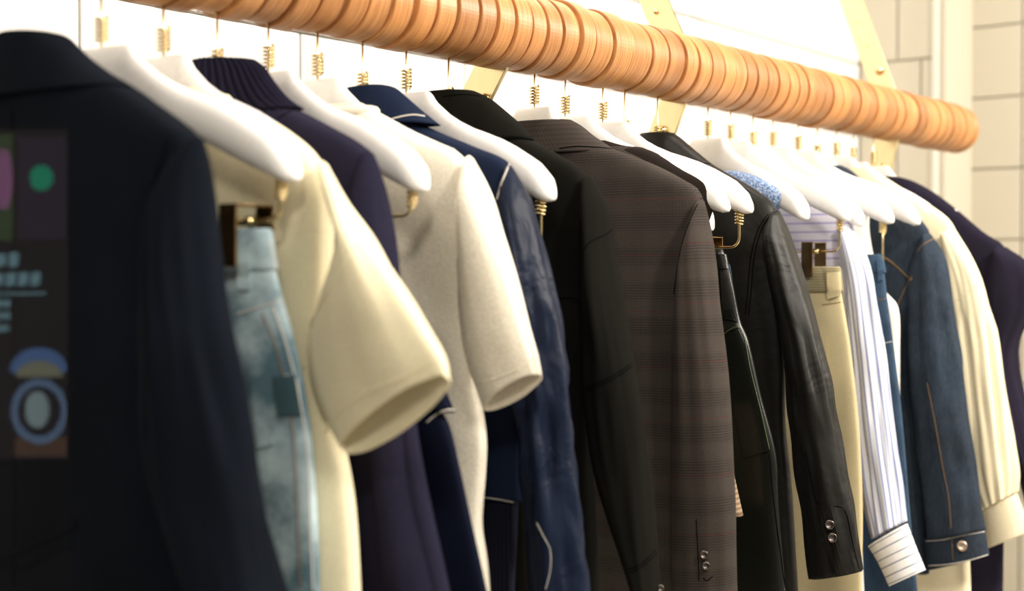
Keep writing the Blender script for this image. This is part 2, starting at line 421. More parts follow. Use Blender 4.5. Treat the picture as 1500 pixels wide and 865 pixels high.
def make_hanger(px, label, tw=0, half=.2138, drop=0, clips=None, hz=None, ncoil=6, visible=True):
    X = hook_x(px); M = frame_at(X, tw) @ Matrix.Translation((0, 0, -drop)); g = G(X, tw)
    r = root('clothes_hanger', label, 'hanger', M, 'white hangers along the rail'); k = half / .2138; key = round(k, 3)
    if key not in HB: HB[key] = mesh('shoulder_bar', *hanger_body_mesh(k)[:2])
    link('shoulder_bar', HB[key], WHITE, r)
    if 'hook' + str(drop) not in HB: HB['hook' + str(drop)] = mesh('hook', *hook_mesh(.0462, .097 + drop)[:2])
    link('hook', HB['hook' + str(drop)], BRASS, r)
    if ('c', ncoil) not in HB: HB[('c', ncoil)] = mesh('coil', *coil_mesh(0, .0045 + ncoil * .0038)[:2])
    link('coil', HB[('c', ncoil)], BRASS, r)
    if clips is not None and isinstance(clips[0], tuple): clips = (g.p(*clips[0]).z + drop, clips[1])
    if clips is not None:          # clips: (bar drop below the tip, clip x positions)
        bz, xs = clips; xe = .196 * k; ze = -.124
        rc = .012; P = [Vector((xe, 0, ze + .006)), Vector((xe, 0, (ze + bz + rc) / 2))] + [Vector((xe - rc + rc * cos(radians(a)), 0, bz + rc - rc * sin(radians(a)))) for a in range(0, 91, 15)]
        P = P + [Vector((-v.x, 0, v.z)) for v in reversed(P)]
        add(g, 'clip_bar', tube(P, .0017, 8), BRASS, r)
        for s in (1, -1): add(g, 'coil', coil_mesh(s * xe, ze + .002, 5, .0048, .004, .0014), BRASS, r)
        for x in xs:
            c = join(boxm((x, -.0225, bz - .012), (.0185, .002, .052), .0008), boxm((x, .0225, bz - .012), (.0185, .002, .052), .0008),
                     boxm((x, 0, bz + .013), (.0185, .046, .0015), .0005))
            co = add(g, 'clip', c, DKBRASS, r, smooth=False)
            add(g, 'spring', tube([Vector((x - .008, 0, bz)), Vector((x + .008, 0, bz))], .004, 10), BRASS, r, parent=co)
    return g, r

# ------------------------------------------------------------------ setting: walls of painted blocks, floor
def struct(o): o['kind'] = 'structure'; return o
def boxobj(name, c, s, mat, parent=None, bev=0, smooth=False):
    m = boxm((0, 0, 0), s, bev); o = link(name, mesh(name, *m), mat, parent, smooth); o.location = c; return o
struct(boxobj('floor', (1.5, .2, -.05), (9, 6, .1), simple('pale_floor', (.55, .50, .43), .6)))
WY = 1.55; BH = .192; Z0 = CAMZ + .555 - 9 * BH
wall = struct(boxobj('wall_back', (1.6, WY + .07, 1.35), (3.8, .12, 2.7), GROUT))
GROUT2 = simple('beige_mortar', (.45, .415, .335), .9, 0, .1, .3)
wall2 = struct(boxobj('wall_end', (3.57, 1.463, 1.35), (.12, .274, 2.7), GROUT2))
wall3 = struct(boxobj('wall_right', (3.78, .20, 1.35), (.12, 2.24, 2.7), GROUT2))
BLK = {}
def block(parent, c, s, mat=PAINT):
    key = tuple(round(v, 3) for v in s) + (mat.name,)
    if key not in BLK: 
        BLK[key] = mesh('block', *boxm((0, 0, 0), s, .003)); BLK[key].materials.append(mat)
    o = bpy.data.objects.new('block', BLK[key]); COL.objects.link(o); o.parent = parent
    o.location = Vector(c) - parent.location; return o
J = .004
for r in range(0, 13):
    z = Z0 + r * BH + BH / 2
    if z < .12 or z > 2.6: continue
    off = .14 if r % 2 else -.055
    x = -.25 + off
    while x < 3.5:
        x0, x1 = max(x, -.25), min(x + .39, 3.50)
        if x1 - x0 > .02: block(wall, ((x0 + x1) / 2, WY + .004 + random.uniform(-.0006, .0006), z), (x1 - x0 - J, .016, BH - J))
        x += .39
    for (y0, y1) in (((1.342, 1.44), (1.44, 1.545)) if r % 2 else ((1.342, 1.375), (1.375, 1.545))):
        block(wall2, (3.506, (y0 + y1) / 2, z), (.014, y1 - y0 - J, BH - J), BEIGE)
    zz = z - .09
    for (y0, y1) in (((-.9, -.3), (-.3, .3), (.3, .75), (.75, 1.18), (1.18, 1.32)) if r % 2 else ((-.9, -.6), (-.6, 0), (0, .5), (.5, 1.18), (1.18, 1.32))):
        block(wall3, (3.716, (y0 + y1) / 2, zz), (.014, y1 - y0 - J, BH - J), BEIGE)
struct(boxobj('trim_1', (3.496, 1.334, 1.35), (.022, .014, 2.7), simple('trim_paint', (.58, .55, .48), .7, 0, .2), bev=.003))
struct(boxobj('trim_2', (3.61, 1.320, 1.35), (.20, .012, 2.7), BEIGE))
# low white panelled plinth past the end of the rail
pl = root('plinth', 'low white panelled plinth at the lower right corner below the cream cuff', 'plinth', Matrix.Translation((3.3, .72, 0)))
boxobj('base', (0, 0, .33), (.36, .5, .66), PAINT, pl, .004)
for k in range(4): boxobj('panel', (-.184, -.19 + k * .125, .33), (.012, .118, .62), PAINT, pl, .003)

# ------------------------------------------------------------------ rail of wooden discs
RZ = CAMZ + .297
rail = root('clothes_rail', 'thick round rail of stacked wooden discs running above the hangers', 'clothes rail', Matrix.Translation((1.6, YR, RZ)))
core = link('core_rod', mesh('core_rod', *loft([[Vector((x - 1.6, .043 * cos(a * pi / 16), .043 * sin(a * pi / 16))) for a in range(32)] for x in (.25, 2.86)], None, True, True)[:2]), WOOD, rail)
def disc_mesh(r, h, bev=.0016):
    rings = [[Vector((x, rr * cos(a * pi / 36), rr * sin(a * pi / 36))) for a in range(72)] for x, rr in
             ((-h / 2, .02), (-h / 2, r - bev), (-h / 2 + bev * .3, r - bev * .3), (-h / 2 + bev, r), (h / 2 - bev, r), (h / 2 - bev * .3, r - bev * .3), (h / 2, r - bev), (h / 2, .02))]
    return mesh('disc', *loft(rings)[:2])
HOOKS = [43, 148, 239, 318, 393, 465, 531, 595, 657, 783, 828, 883, 915, 963, 1037, 1070, 1103, 1132, 1169, 1197, 1225, 1250, 1279]
HX = [hook_x(p) for p in HOOKS]; BR = (1.325, 1.757, 2.53)
HS = [HX[0] - .14, HX[0] - .07] + HX; nodes = HS + [HX[-1] + .0715 * i for i in range(1, 6)] + [2.852]
DM = {}
k = 0
for a_, b_ in zip(nodes, nodes[1:]):          # the hooks sit in grooves between the discs
    n = max(1, round((b_ - a_) / .0362)); p = (b_ - a_) / n
    for i in range(n):
        gap = random.choice((.0036, .0050, .0066)); h = round(p - gap, 4); rr = random.choice((.0502, .0486, .0510, .0476, .0498))
        if (h, rr) not in DM: DM[(h, rr)] = disc_mesh(rr, h); DM[(h, rr)].materials.append(WOOD)
        o = bpy.data.objects.new('disc', DM[(h, rr)]); COL.objects.link(o); o.parent = rail
        o.location = (a_ + p * (i + .5) - 1.6, random.uniform(-.0012, .0012), random.uniform(-.001, .001)); o.rotation_euler = (random.uniform(0, 6.28), random.uniform(-.008, .008), random.uniform(-.012, .012))
        k += 1
cap = link('end_disc', mesh('end_disc', *loft([[Vector((x - 1.6, rr * cos(a * pi / 24), rr * sin(a * pi / 24))) for a in range(48)] for x, rr in ((2.855, .049), (2.872, .049), (2.878, .046), (2.880, .03))], None, True, True)[:2]), WOOD, rail)

def bracket(X, up, apex, low, wd, bolts, label):
    g = G(X); r = root('rail_bracket', label, 'bracket', g.M, 'brass brackets of the rail')
    A = g.p(*apex); A.y = 0
    def bar(a, b, name):
        d = (b - a); L = d.length; d.normalize(); s = Vector((d.z, 0, -d.x)) * wd / 2; t = Vector((0, .003, 0)); V = []
        for q in (a, b):
            for sx, sy in ((1, 1), (-1, 1), (-1, -1), (1, -1)): V.append(q + s * sx + t * sy)
        bm = bmesh.new(); vv = [bm.verts.new(v) for v in V]
        for f in ((0, 1, 2, 3), (7, 6, 5, 4), (0, 4, 5, 1), (1, 5, 6, 2), (2, 6, 7, 3), (3, 7, 4, 0)): bm.faces.new([vv[i] for i in f])
        bmesh.ops.recalc_face_normals(bm, faces=bm.faces[:]); bmesh.ops.bevel(bm, geom=bm.edges[:], offset=.0006, segments=1, affect='EDGES')
        me = bpy.data.meshes.new(name); bm.to_mesh(me); bm.free(); return link(name, me, BRASSP, r, False)
    U = g.p(*up); U.y = 0; k = min(6, (-.492 - A.x) / (U.x - A.x)); B = A + (U - A) * k
    Lw = g.p(*low); Lw.y = 0; k2 = (-.492 - A.x) / (Lw.x - A.x); C = A + (Lw - A) * min(k2, 8)
    bar(B, A + (B - A).normalized() * .012, 'upper_arm'); bar(A + (C - A).normalized() * .012, C, 'lower_arm')
    for x, y, rr in bolts:
        q = g.p(x, y, -.003); R_ = [[q + Vector((rr * s * cos(a * pi / 8), -h, rr * s * sin(a * pi / 8))) for a in range(16)] for s, h in ((.7, 0), (1, .002), (1, rr * .7), (.7, rr * 1.1), (.25, rr * 1.3))]
        add(g, 'bolt', loft(R_, None, True, True), BRASS, r)
bracket(BR[0], (708, -40), (733, 72), (713, 112), .046, [(712, 146, .008)], 'brass flat-bar bracket below the rail behind the black sweatshirt collar')
bracket(BR[1], (958, 0), (1003, 105), (984, 157), .044, [(961, 17, .004), (972, 191, .007)], 'brass flat-bar bracket crossing behind the middle of the rail')
bracket(BR[2], (1247, 0), (1308, 168), (1297, 218), .044, [(1288, 103, .0085), (1258, 34, .002), (1271, 68, .002), (1292, 243, .006)], 'brass flat-bar bracket nearest the far end of the rail')

# ------------------------------------------------------------------ colours of cloth
NAVYC = fabric('navy_suiting', (.0050, .0068, .0110), .9, .25, 1200, .2, var=.15, spec=.03)
CREAM = fabric('cream_jersey', (.80, .72, .50), .95, .25, 700, .25, var=.04)
IVORY = fabric('ivory_knit', (.80, .74, .62), .95, .35, 420, .8, var=.05)
KNIT = fabric('navy_knit', (.017, .0155, .031), .95, .5, 500, .8, var=.15)
NSKIRT = fabric('navy_twill', (.006, .008, .019), .8, .2, 1000, .2)
NSHIRT = fabric('navy_cotton', (.010, .016, .037), .75, .25, 1000, .2, crumple=.25, cs=14)
NYLON = fabric('navy_nylon', (.0055, .010, .026), .42, .1, 1400, .1, spec=.12, crumple=.7, cs=16)
BLACKS = fabric('black_scuba', (.0065, .0062, .0050), .85, .25, 1300, .15, spec=.04)
PLAID = fabric('brown_glen_plaid', (.050, .042, .037), .95, .2, 800, .5, pattern=plaid, var=.08)
VEST = fabric('brown_wool', (.020, .015, .013), .85, .2, 900, .3)
TANW = fabric('tan_corded_wool', (.33, .24, .16), .9, .2, 800, .4, pattern=stripes(1, .006, .003, (.16, .11, .07)))
LEATH = fabric('black_coated_cloth', (.0085, .0078, .0065), .48, .1, 600, .15, spec=.2, crumple=.6, cs=9)
BELTL = fabric('black_leather', (.004, .005, .0035), .30, 0, 300, .15, spec=.35)
LDEN = fabric('washed_denim', (.07, .135, .17), .9, .2, 900, .4, pattern=denim((.46, .58, .62), .42, .60))
MDEN = fabric('mid_denim', (.012, .030, .062), .9, .2, 900, .4, pattern=denim((.032, .072, .13)))
DDEN = fabric('dark_denim', (.0045, .0085, .018), .88, .2, 900, .4, pattern=denim((.014, .026, .047), .4, .7))
KHAKI = fabric('khaki_cotton', (.50, .42, .25), .9, .15, 1000, .25, var=.08)
KHAKID = fabric('olive_webbing', (.30, .26, .16), .9, .15, 1000, .25, pattern=stripes(1, .004, .002, (.20, .17, .10)))
STRIP = fabric('striped_shirting', (.80, .79, .80), .85, .15, 1200, .15, pattern=stripes(0, .0125, .0030, (.22, .24, .46), k=.6), var=.04)
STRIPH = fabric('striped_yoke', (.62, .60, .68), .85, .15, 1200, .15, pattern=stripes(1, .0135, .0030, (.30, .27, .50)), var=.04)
STRIPC = fabric('striped_cuff', (.82, .80, .78), .85, .15, 1200, .15, pattern=stripes(1, .0115, .0018, (.14, .16, .26)), var=.04)
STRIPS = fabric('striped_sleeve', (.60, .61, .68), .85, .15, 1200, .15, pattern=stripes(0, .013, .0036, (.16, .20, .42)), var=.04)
TWEED = fabric('blue_tweed', (.2, .3, .5), .95, .3, 300, .8, pattern=tweed)
BLOUSE = fabric('cream_blouse', (.80, .71, .50), .85, .2, 1000, .2, var=.05)
WCOT = fabric('white_cotton', (.84, .80, .72), .9, .2, 1000, .2, var=.03)
CARD = fabric('dark_navy_wool', (.017, .0145, .026), .9, .4, 700, .4)

# ------------------------------------------------------------------ 0: navy tailored coat, nearest
g = G(hook_x(43)); r = root('coat', 'dark navy tailored coat with folded collar, nearest garment at the left edge', 'coat', g.M)
body(g, r, NAVYC, [(52, 70), (80, 80), (140, 100), (188, 124), (230, 154), (268, 182), (286, 205), (292, 280), (296, 400), (300, 640), (310, 1100)], D=.028, fold=.012, seed=1, freq=9)
sleeve(g, r, NAVYC, [(276, 208, 298, 200), (246, 248, 309, 232), (222, 300, 319, 285), (212, 360, 327, 350), (211, 430, 338, 430), (213, 520, 354, 520), (216, 640, 374, 640), (240, 740, 393, 750), (283, 865, 416, 865), (320, 960, 438, 960)], ry=.036, n0=-.012, fold=.006, seed=2, wr=.2)
collar(g, r, NAVYC, [(70, 46), (88, 52), (115, 76), (150, 103), (188, 126)], b0=.024, b1=.034, name='collar')
surface(g)
stitch(g, r, [(18, 160), (20, 400), (22, 700), (20, 860)], THREADD, .0008, 'centre_seam')
stitch(g, r, [(246, 200), (232, 250), (214, 320), (212, 420), (214, 640)], THREADD, .0009, 'armhole_seam')
patch(g, r, [(-60, 835), (108, 762), (112, 772), (-60, 845)], NAVYC, .003, 'pocket_flap', 6)
stitch(g, r, [(0, 832), (35, 832), (60, 815), (105, 800)], NAVYC, .0012, 'seam')

# ------------------------------------------------------------------ 1: hanger with washed jeans
g1, h1 = make_hanger(148, 'white hanger with brass clips holding the light washed jeans', tw=7, half=.228, clips=((400, 323), (-.125, .172)))
g = G(hook_x(148), 7); r = root('jeans', 'light washed blue jeans clipped below the nearest bare hanger', 'jeans', g.M)
body(g, r, LDEN, [(397, 352), (402, 392), (414, 440), (428, 490), (443, 560), (455, 640), (462, 740), (466, 865), (470, 1080)], D=.012, fold=.007, seed=5, Dn=.05, hem=False, freq=20, fl0=.06)
surface(g)
wb = [g.p(x, y) for x, y in ((392, 333), (400, 390))]
def waistband(g, r, mat, t0, b0, D, name='waistband'):
    a, b = g.p(*t0), g.p(*b0); P = []
    for u, o in ((0, 0), (0, .0), (.15, .0015), (.85, .0015), (1, .0)): pass
    rings = []; uvr = []
    for u, o in ((.3, -.003), (0, -.003), (0, 0), (.08, .002), (.92, .002), (1, 0), (1, -.004)):
        x = a.x + (b.x - a.x) * u + o; z = a.z + (b.z - a.z) * u
        rings.append([Vector((x * sgnp(cos(2 * pi * j / 64), .8), -(D + o) * sgnp(sin(2 * pi * j / 64), .7), z)) for j in range(64)])
        uvr.append([(x * cos(2 * pi * j / 64), z) for j in range(64)])
    return add(g, name, loft(rings, uvr), mat, r, True)
waistband(g, r, LDEN, (393, 334), (403, 396), .0155); surface(g)
patch(g, r, [(344, 376), (364, 376), (366, 424), (348, 424)], LDEN, .003, 'belt_loop', 5)
patch(g, r, [(366, 528), (398, 530), (402, 650), (376, 655)], LDEN, .0025, 'pocket', 6)
patch(g, r, [(399, 552), (432, 548), (442, 606), (406, 610)], fabric('darker_denim', (.045, .085, .10), .9), .003, 'pocket', 6)  # pocket in a darker tone of the washed denim
for P in ([(346, 460), (372, 452), (412, 440)], [(400, 450), (424, 520), (448, 640), (456, 800), (459, 865)], [(396, 352), (404, 400)], [(366, 532), (398, 534)], [(400, 556), (432, 552), (441, 604)]):
    stitch(g, r, P, THREAD, .0008)
for P in ([(384, 460), (408, 520), (430, 640), (440, 860)],): stitch(g, r, P, THREADG, .0007, 'seam')

# ------------------------------------------------------------------ 2: cream tee on its hanger
make_hanger(239, 'white hanger inside the cream short-sleeved tee, bare neck visible', half=.195)
g = G(hook_x(239)); r = root('tee_shirt', 'smooth cream tee with wide short sleeve, in front of the navy turtleneck', 't-shirt', g.M)
body(g, r, CREAM, [(300, 128), (330, 144), (380, 166), (424, 194), (458, 224), (478, 262), (484, 320), (482, 480), (488, 580), (505, 660), (518, 740), (525, 865), (528, 1060)], D=.027, fold=.014, seed=8, freq=8)
sleeve(g, r, CREAM, [(462, 240, 480, 240), (478, 300, 511, 292), (492, 356, 552, 350), (470, 440, 598, 425), (452, 520, 629, 480), (462, 590, 652, 522), (500, 668, 657, 550)], ry=.030, rend=.013, n0=-.010, fold=.0035, seed=3, slant=.010)
surface(g)
def neckband(g, r, mat, a, b0, rad, name='neckband', zt=0):
    q = g.p(*a); P = [Vector((q.x * cos(t * pi / 24), -b0 * sin(t * pi / 24), q.z + zt * sin(t * pi / 24))) for t in range(49)]
    return add(g, name, tube(P, rad, 10), mat, r, True)
neckband(g, r, CREAM, (326, 146), .026, .0055); surface(g)
stitch(g, r, [(540, 352), (516, 368), (496, 400), (472, 440), (455, 480), (446, 540)], CREAM, .0016, 'armhole_seam', lift=.0)
stitch(g, r, [(478, 632), (500, 600), (540, 572), (600, 548), (644, 520)], CREAM, .0012, 'hem_seam', lift=.0)

# ------------------------------------------------------------------ 3: navy turtleneck
make_hanger(318, 'white hanger wholly inside the navy ribbed turtleneck sweater', half=.19, drop=.012)
g = G(hook_x(318)); r = root('sweater', 'navy knitted sweater with ribbed turtleneck beside the cream tee', 'sweater', g.M)
body(g, r, KNIT, [(345, 118), (385, 140), (430, 158), (480, 184), (522, 208), (546, 232), (556, 280), (566, 340), (588, 480), (606, 620), (628, 740), (655, 865), (690, 1040)], D=.027, fold=.009, seed=12, freq=9)
sleeve(g, r, KNIT, [(530, 226, 548, 224), (516, 285, 566, 272), (515, 350, 580, 340), (525, 430, 590, 430), (532, 520, 600, 520), (538, 620, 610, 620), (548, 740, 626, 740), (560, 865, 652, 865), (575, 960, 668, 960)], ry=.026, n0=-.004, fold=.003, seed=13)
collar(g, r, KNIT, [(362, 83), (376, 94), (392, 120), (410, 145), (430, 160)], b0=.024, b1=.034, rib=.0042, nrib=42, wave=.006, seed=2, name='ribbed_collar', th=.002, M=448)
surface(g)
stitch(g, r, [(408, 172), (424, 163), (436, 156)], THREADD, .001, 'collar_seam')

# ------------------------------------------------------------------ 4: bare hanger with flared navy skirt
make_hanger(393, 'white bare hanger between the turtleneck and the ivory tee', clips=((580, 316), (-.10, .10)))
g = G(hook_x(393)); r = root('skirt', 'flared navy skirt with white-stitched tier, hem below the cream tee sleeve', 'skirt', g.M)
body(g, r, NSKIRT, [(566, 330), (580, 400), (600, 460), (626, 520), (652, 575), (664, 604)], D=.017, fold=.006, seed=20, Dn=.05, rows=40, name='upper_tier', fl0=.0, hem=True, freq=12)
body(g, r, NSKIRT, [(634, 590), (655, 620), (670, 680), (688, 760), (712, 865), (750, 1050)], D=.016, fold=.010, seed=21, Dn=.05, rows=50, name='lower_tier', fl0=.0, freq=12)
waistband(g, r, NSKIRT, (560, 322), (568, 345), .012)
surface(g)
stitch(g, r, [(625, 618), (640, 606), (655, 600), (666, 600)], THREAD, .0010, 'white_stitching')
stitch(g, r, [(640, 572), (649, 568), (655, 567)], THREAD, .0010, 'white_stitching')

# ------------------------------------------------------------------ 5: ivory tee
make_hanger(465, 'white hanger inside the nubby ivory tee, bare neck visible', half=.195)
g = G(hook_x(465)); r = root('tee_shirt', 'nubby ivory knitted tee with short sleeve, in front of the navy shirt', 't-shirt', g.M)
body(g, r, IVORY, [(528, 150), (560, 168), (600, 190), (640, 208), (668, 222), (688, 252), (694, 330), (694, 460), (700, 560), (710, 640), (708, 700), (704, 770), (712, 840), (722, 1020)], D=.026, fold=.014, seed=25, freq=9)
sleeve(g, r, IVORY, [(680, 232, 694, 232), (670, 290, 721, 280), (669, 350, 739, 345), (671, 420, 758, 412), (677, 480, 775, 480), (688, 530, 786, 520), (712, 600, 791, 548)], ry=.026, rend=.011, n0=-.008, fold=.0030, seed=26, slant=.006)
neckband(g, r, IVORY, (545, 163), .025, .0058); surface(g)
stitch(g, r, [(696, 560), (720, 556), (760, 540), (788, 520)], IVORY, .001, 'hem_seam', lift=.0)
stitch(g, r, [(664, 218), (662, 240), (668, 300), (670, 380)], IVORY, .001, 'armhole_seam', lift=0)

# ------------------------------------------------------------------ 6: navy shirt jacket
make_hanger(531, 'white hanger wholly inside the navy jacket with white stitching', half=.19, drop=.012)
g = G(hook_x(531)); r = root('jacket', 'navy crinkled jacket with white contrast stitching on collar and yoke', 'jacket', g.M)
body(g, r, NSHIRT, [(560, 150), (600, 172), (640, 192), (690, 213), (738, 234), (752, 262), (756, 340), (758, 500), (762, 620), (763, 735)], D=.026, fold=.010, seed=30, freq=10, hem=True)
body(g, r, fabric('navy_rib', (.012, .014, .024), .95, .3, 500, .6, pattern=stripes(0, .004, .002, (.006, .007, .012))), [(757, 736), (755, 800), (752, 860), (752, 960)], D=.020, fold=.003, seed=31, rows=20, name='ribbed_hem', Dn=.05)
sleeve(g, r, NYLON, [(738, 248, 752, 244), (732, 300, 779, 288), (738, 360, 798, 355), (746, 440, 817, 440), (754, 540, 832, 540), (760, 620, 839, 620), (766, 700, 847, 700), (772, 780, 856, 780), (780, 865, 864, 865), (790, 960, 876, 960)], ry=.031, n0=-.006, fold=.008, seed=33, wr=.7)
collar(g, r, NSHIRT, [(562, 127), (575, 131), (594, 146), (622, 167), (640, 180)], b0=.022, b1=.036, wave=.004, seed=5)
surface(g)
stitch(g, r, [(574, 174), (590, 170), (606, 168), (622, 170)], THREAD, .0011, 'white_stitching')
stitch(g, r, [(748, 236), (742, 250), (734, 270), (728, 292)], THREAD, .0011, 'white_stitching')
stitch(g, r, [(746, 570), (738, 640), (730, 700), (725, 738)], THREAD, .0006, 'white_stitching')
stitch(g, r, [(700, 727), (730, 731), (760, 737)], THREAD, .0006, 'white_stitching')
stitch(g, r, [(786, 765), (796, 785), (806, 805), (806, 835), (799, 863)], THREAD, .0004, 'white_stitching')

# ------------------------------------------------------------------ 7: bare hanger between navy jacket and black sweatshirt
make_hanger(595, 'white bare hanger between the navy jacket and the black sweatshirt', half=.208, clips=(-.178, (-.10, .10)))
g = G(hook_x(595)); r = root('trousers', 'black trousers clipped behind the navy jacket, barely visible', 'trousers', g.M)
body(g, r, BLACKS, [(752, 352), (760, 450), (768, 600), (775, 800), (780, 1000)], D=.015, fold=.005, seed=40, Dn=.05, rows=40)
waistband(g, r, BLACKS, (750, 345), (754, 380), .012)

# ------------------------------------------------------------------ 8: black sweatshirt
make_hanger(657, 'white hanger wholly inside the smooth black sweatshirt', half=.19, drop=.014)
g = G(hook_x(657)); r = root('sweatshirt', 'smooth black sweatshirt with funnel collar and seamed sleeve', 'sweatshirt', g.M)
body(g, r, BLACKS, [(700, 150), (740, 180), (775, 203), (815, 225), (848, 246), (862, 275), (862, 340), (860, 480), (862, 640), (870, 760), (880, 1000)], D=.028, fold=.010, seed=41, freq=9)
sleeve(g, r, BLACKS, [(852, 264, 868, 258), (850, 315, 893, 300), (852, 360, 902, 360), (854, 420, 914, 430), (857, 520, 929, 530), (860, 600, 940, 600), (868, 670, 950, 680), (890, 750, 958, 750), (922, 850, 966, 850), (940, 920, 972, 910)], ry=.032, n0=-.008, fold=.005, seed=42, wr=.15)
collar(g, r, BLACKS, [(690, 132), (712, 142), (735, 160), (758, 180), (778, 204)], b0=.026, b1=.036, seed=4)
surface(g)
for P in ([(650, 141), (680, 138), (704, 141)], [(720, 206), (750, 200), (776, 204)], [(854, 366), (868, 352), (884, 345), (900, 334)], [(857, 568), (885, 556), (906, 545), (926, 531)], [(857, 573), (885, 561), (906, 550), (926, 536)], [(922, 838), (940, 830), (962, 810)], [(920, 833), (940, 825), (960, 805)], [(818, 436), (838, 436), (852, 442)], [(851, 275), (851, 400), (857, 520)]):
    stitch(g, r, P, THREADD, .0009, 'seam')
disc_on(g, r, 967, 861, .004, STEEL)

# ------------------------------------------------------------------ 9: plaid blazer
make_hanger(783, 'white hanger inside the brown plaid blazer, top edge showing over its collar', half=.165, drop=-.006)
g = G(hook_x(783)); r = root('blazer', 'brown glen-plaid blazer with faint red overcheck, in the middle of the rail', 'blazer', g.M)
body(g, r, PLAID, [(848, 196), (880, 212), (920, 226), (960, 242), (998, 262), (1024, 282), (1030, 330), (1020, 480), (1018, 640), (1030, 800), (1040, 1000)], D=.028, fold=.009, seed=45, freq=9)
sleeve(g, r, PLAID, [(1020, 300, 1031, 291), (1007, 335, 1040, 325), (994, 385, 1048, 380), (987, 470, 1057, 470), (985, 560, 1067, 560), (984, 640, 1073, 640), (985, 740, 1079, 740), (988, 850, 1080, 850), (990, 950, 1082, 950)], ry=.030, n0=-.012, fold=.0035, seed=46)
collar(g, r, PLAID, [(834, 175), (850, 184), (870, 200), (902, 221)], b0=.026, b1=.034, seed=6)
surface(g)
stitch(g, r, [(1028, 290), (1018, 306), (1004, 340), (994, 380), (987, 430)], THREADD, .0008, 'armhole_seam')
stitch(g, r, [(820, 217), (850, 214), (900, 218)], THREADD, .0009, 'collar_seam')
stitch(g, r, [(1020, 760), (1022, 800), (1024, 850)], THREADD, .0008, 'cuff_vent')
for x, y in ((1031, 812), (1034, 828)): disc_on(g, r, x, y, .0050, STEEL, th=.004)
stitch(g, r, [(1030, 846), (1036, 850), (1044, 843)], THREADD, .0008, 'buttonhole')

# ------------------------------------------------------------------ 10: empty hanger
make_hanger(828, 'white hanger wearing the brown waistcoat, just behind the plaid blazer', tw=13, half=.222)

# ------------------------------------------------------------------ 11: brown waistcoat, and belted leather skirt clipped under it
make_hanger(883, 'white bare hanger just past the brown waistcoat, clips holding the black leather skirt', tw=3, half=.222, clips=((1062, 362), (-.1, .160)))
g = G(hook_x(828) - .003, 13); r = root('waistcoat', 'brown sleeveless waistcoat on the hanger behind the plaid blazer', 'waistcoat', g.M)
body(g, r, VEST, [(890, 206), (915, 213), (952, 220), (1000, 246), (1050, 275), (1042, 312), (1030, 360), (1034, 480), (1050, 600), (1068, 680), (1078, 750)], D=.026, fold=.006, seed=50, freq=9, hem=True)
surface(g)
body(g, r, TANW, [(1062, 600), (1072, 680), (1080, 720), (1088, 755)], D=.028, fold=.002, seed=51, rows=20, name='lining_hem', Dn=.05, hem=True)
collar(g, r, PLAID, [(910, 222), (935, 215), (952, 221), (975, 234)], b0=.026, b1=.034, seed=8)
g = G(hook_x(883) + .012, 3); r = root('skirt', 'black leather skirt with buckled waist tab and flap beside the plaid blazer sleeve', 'skirt', g.M)
body(g, r, BELTL, [(1064, 372), (1074, 420), (1084, 470), (1096, 500), (1114, 580), (1136, 665), (1140, 740), (1150, 865), (1160, 1000)], D=.016, fold=.005, seed=52, Dn=.05, rows=60, fl0=.03)
waistband(g, r, BELTL, (1056, 362), (1064, 390), .012)
surface(g)
patch(g, r, [(1054, 390), (1067, 388), (1078, 482), (1060, 486)], LEATH, .003, 'waist_tab', 6)
patch(g, r, [(1050, 453), (1072, 453), (1080, 470), (1054, 466)], BELTL, .006, 'belt_loop', 6)
patch(g, r, [(1052, 386), (1068, 384), (1070, 392), (1054, 394)], BELTL, .006, 'belt_loop', 6)
fl = patch(g, r, [(1052, 492), (1085, 480), (1127, 660), (1090, 670)], BELTL, .004, 'flap', 8)
EDGEG = simple('olive_piping', (.05, .07, .025), .35)
stitch(g, r, [(1056, 492), (1085, 480), (1100, 545), (1114, 600), (1127, 658)], EDGEG, .0010, 'piping', N=60, lift=.003)
stitch(g, r, [(1127, 664), (1132, 720), (1142, 800), (1150, 860)], THREADD, .001, 'seam')

# ------------------------------------------------------------------ 12: dark jeans hidden between skirt and coated jacket
make_hanger(915, 'white hanger wholly hidden between leather skirt and coated black jacket', half=.14, clips=(-.18, (-.08, .08)), drop=.02)
g = G(hook_x(915)); r = root('jeans', 'blue jeans glimpsed as a sliver between the leather flap and the black jacket', 'jeans', g.M)
body(g, r, MDEN, [(1070, 420), (1086, 480), (1104, 540), (1118, 620), (1124, 700), (1140, 1000)], D=.015, fold=.004, seed=55, Dn=.05, rows=40)
waistband(g, r, MDEN, (1066, 385), (1072, 420), .012)

# ------------------------------------------------------------------ 13: black coated jacket
make_hanger(963, 'white hanger wholly inside the black coated jacket', half=.165, drop=.02)
g = G(hook_x(963)); r = root('jacket', 'black coated jacket with stitched armhole and two cuff buttons', 'jacket', g.M)
body(g, r, LEATH, [(1020, 222), (1045, 242), (1080, 262), (1112, 282), (1132, 300), (1142, 340), (1144, 420), (1148, 480), (1150, 540), (1150, 620), (1160, 740), (1175, 1000)], D=.028, fold=.012, seed=60, freq=9)
sleeve(g, r, LEATH, [(1130, 316, 1142, 306), (1119, 350, 1157, 338), (1126, 400, 1174, 398), (1142, 470, 1194, 470), (1150, 540, 1209, 540), (1156, 620, 1226, 620), (1166, 700, 1242, 700), (1178, 770, 1255, 765), (1186, 846, 1263, 836)], ry=.031, n0=-.012, fold=.007, seed=61, wr=.35)
collar(g, r, LEATH, [(984, 194), (998, 204), (1015, 219), (1042, 241)], b0=.024, b1=.036, seed=7)
surface(g)
stitch(g, r, [(948, 205), (975, 226), (1000, 232), (1040, 240)], THREADD, .001, 'collar_seam')
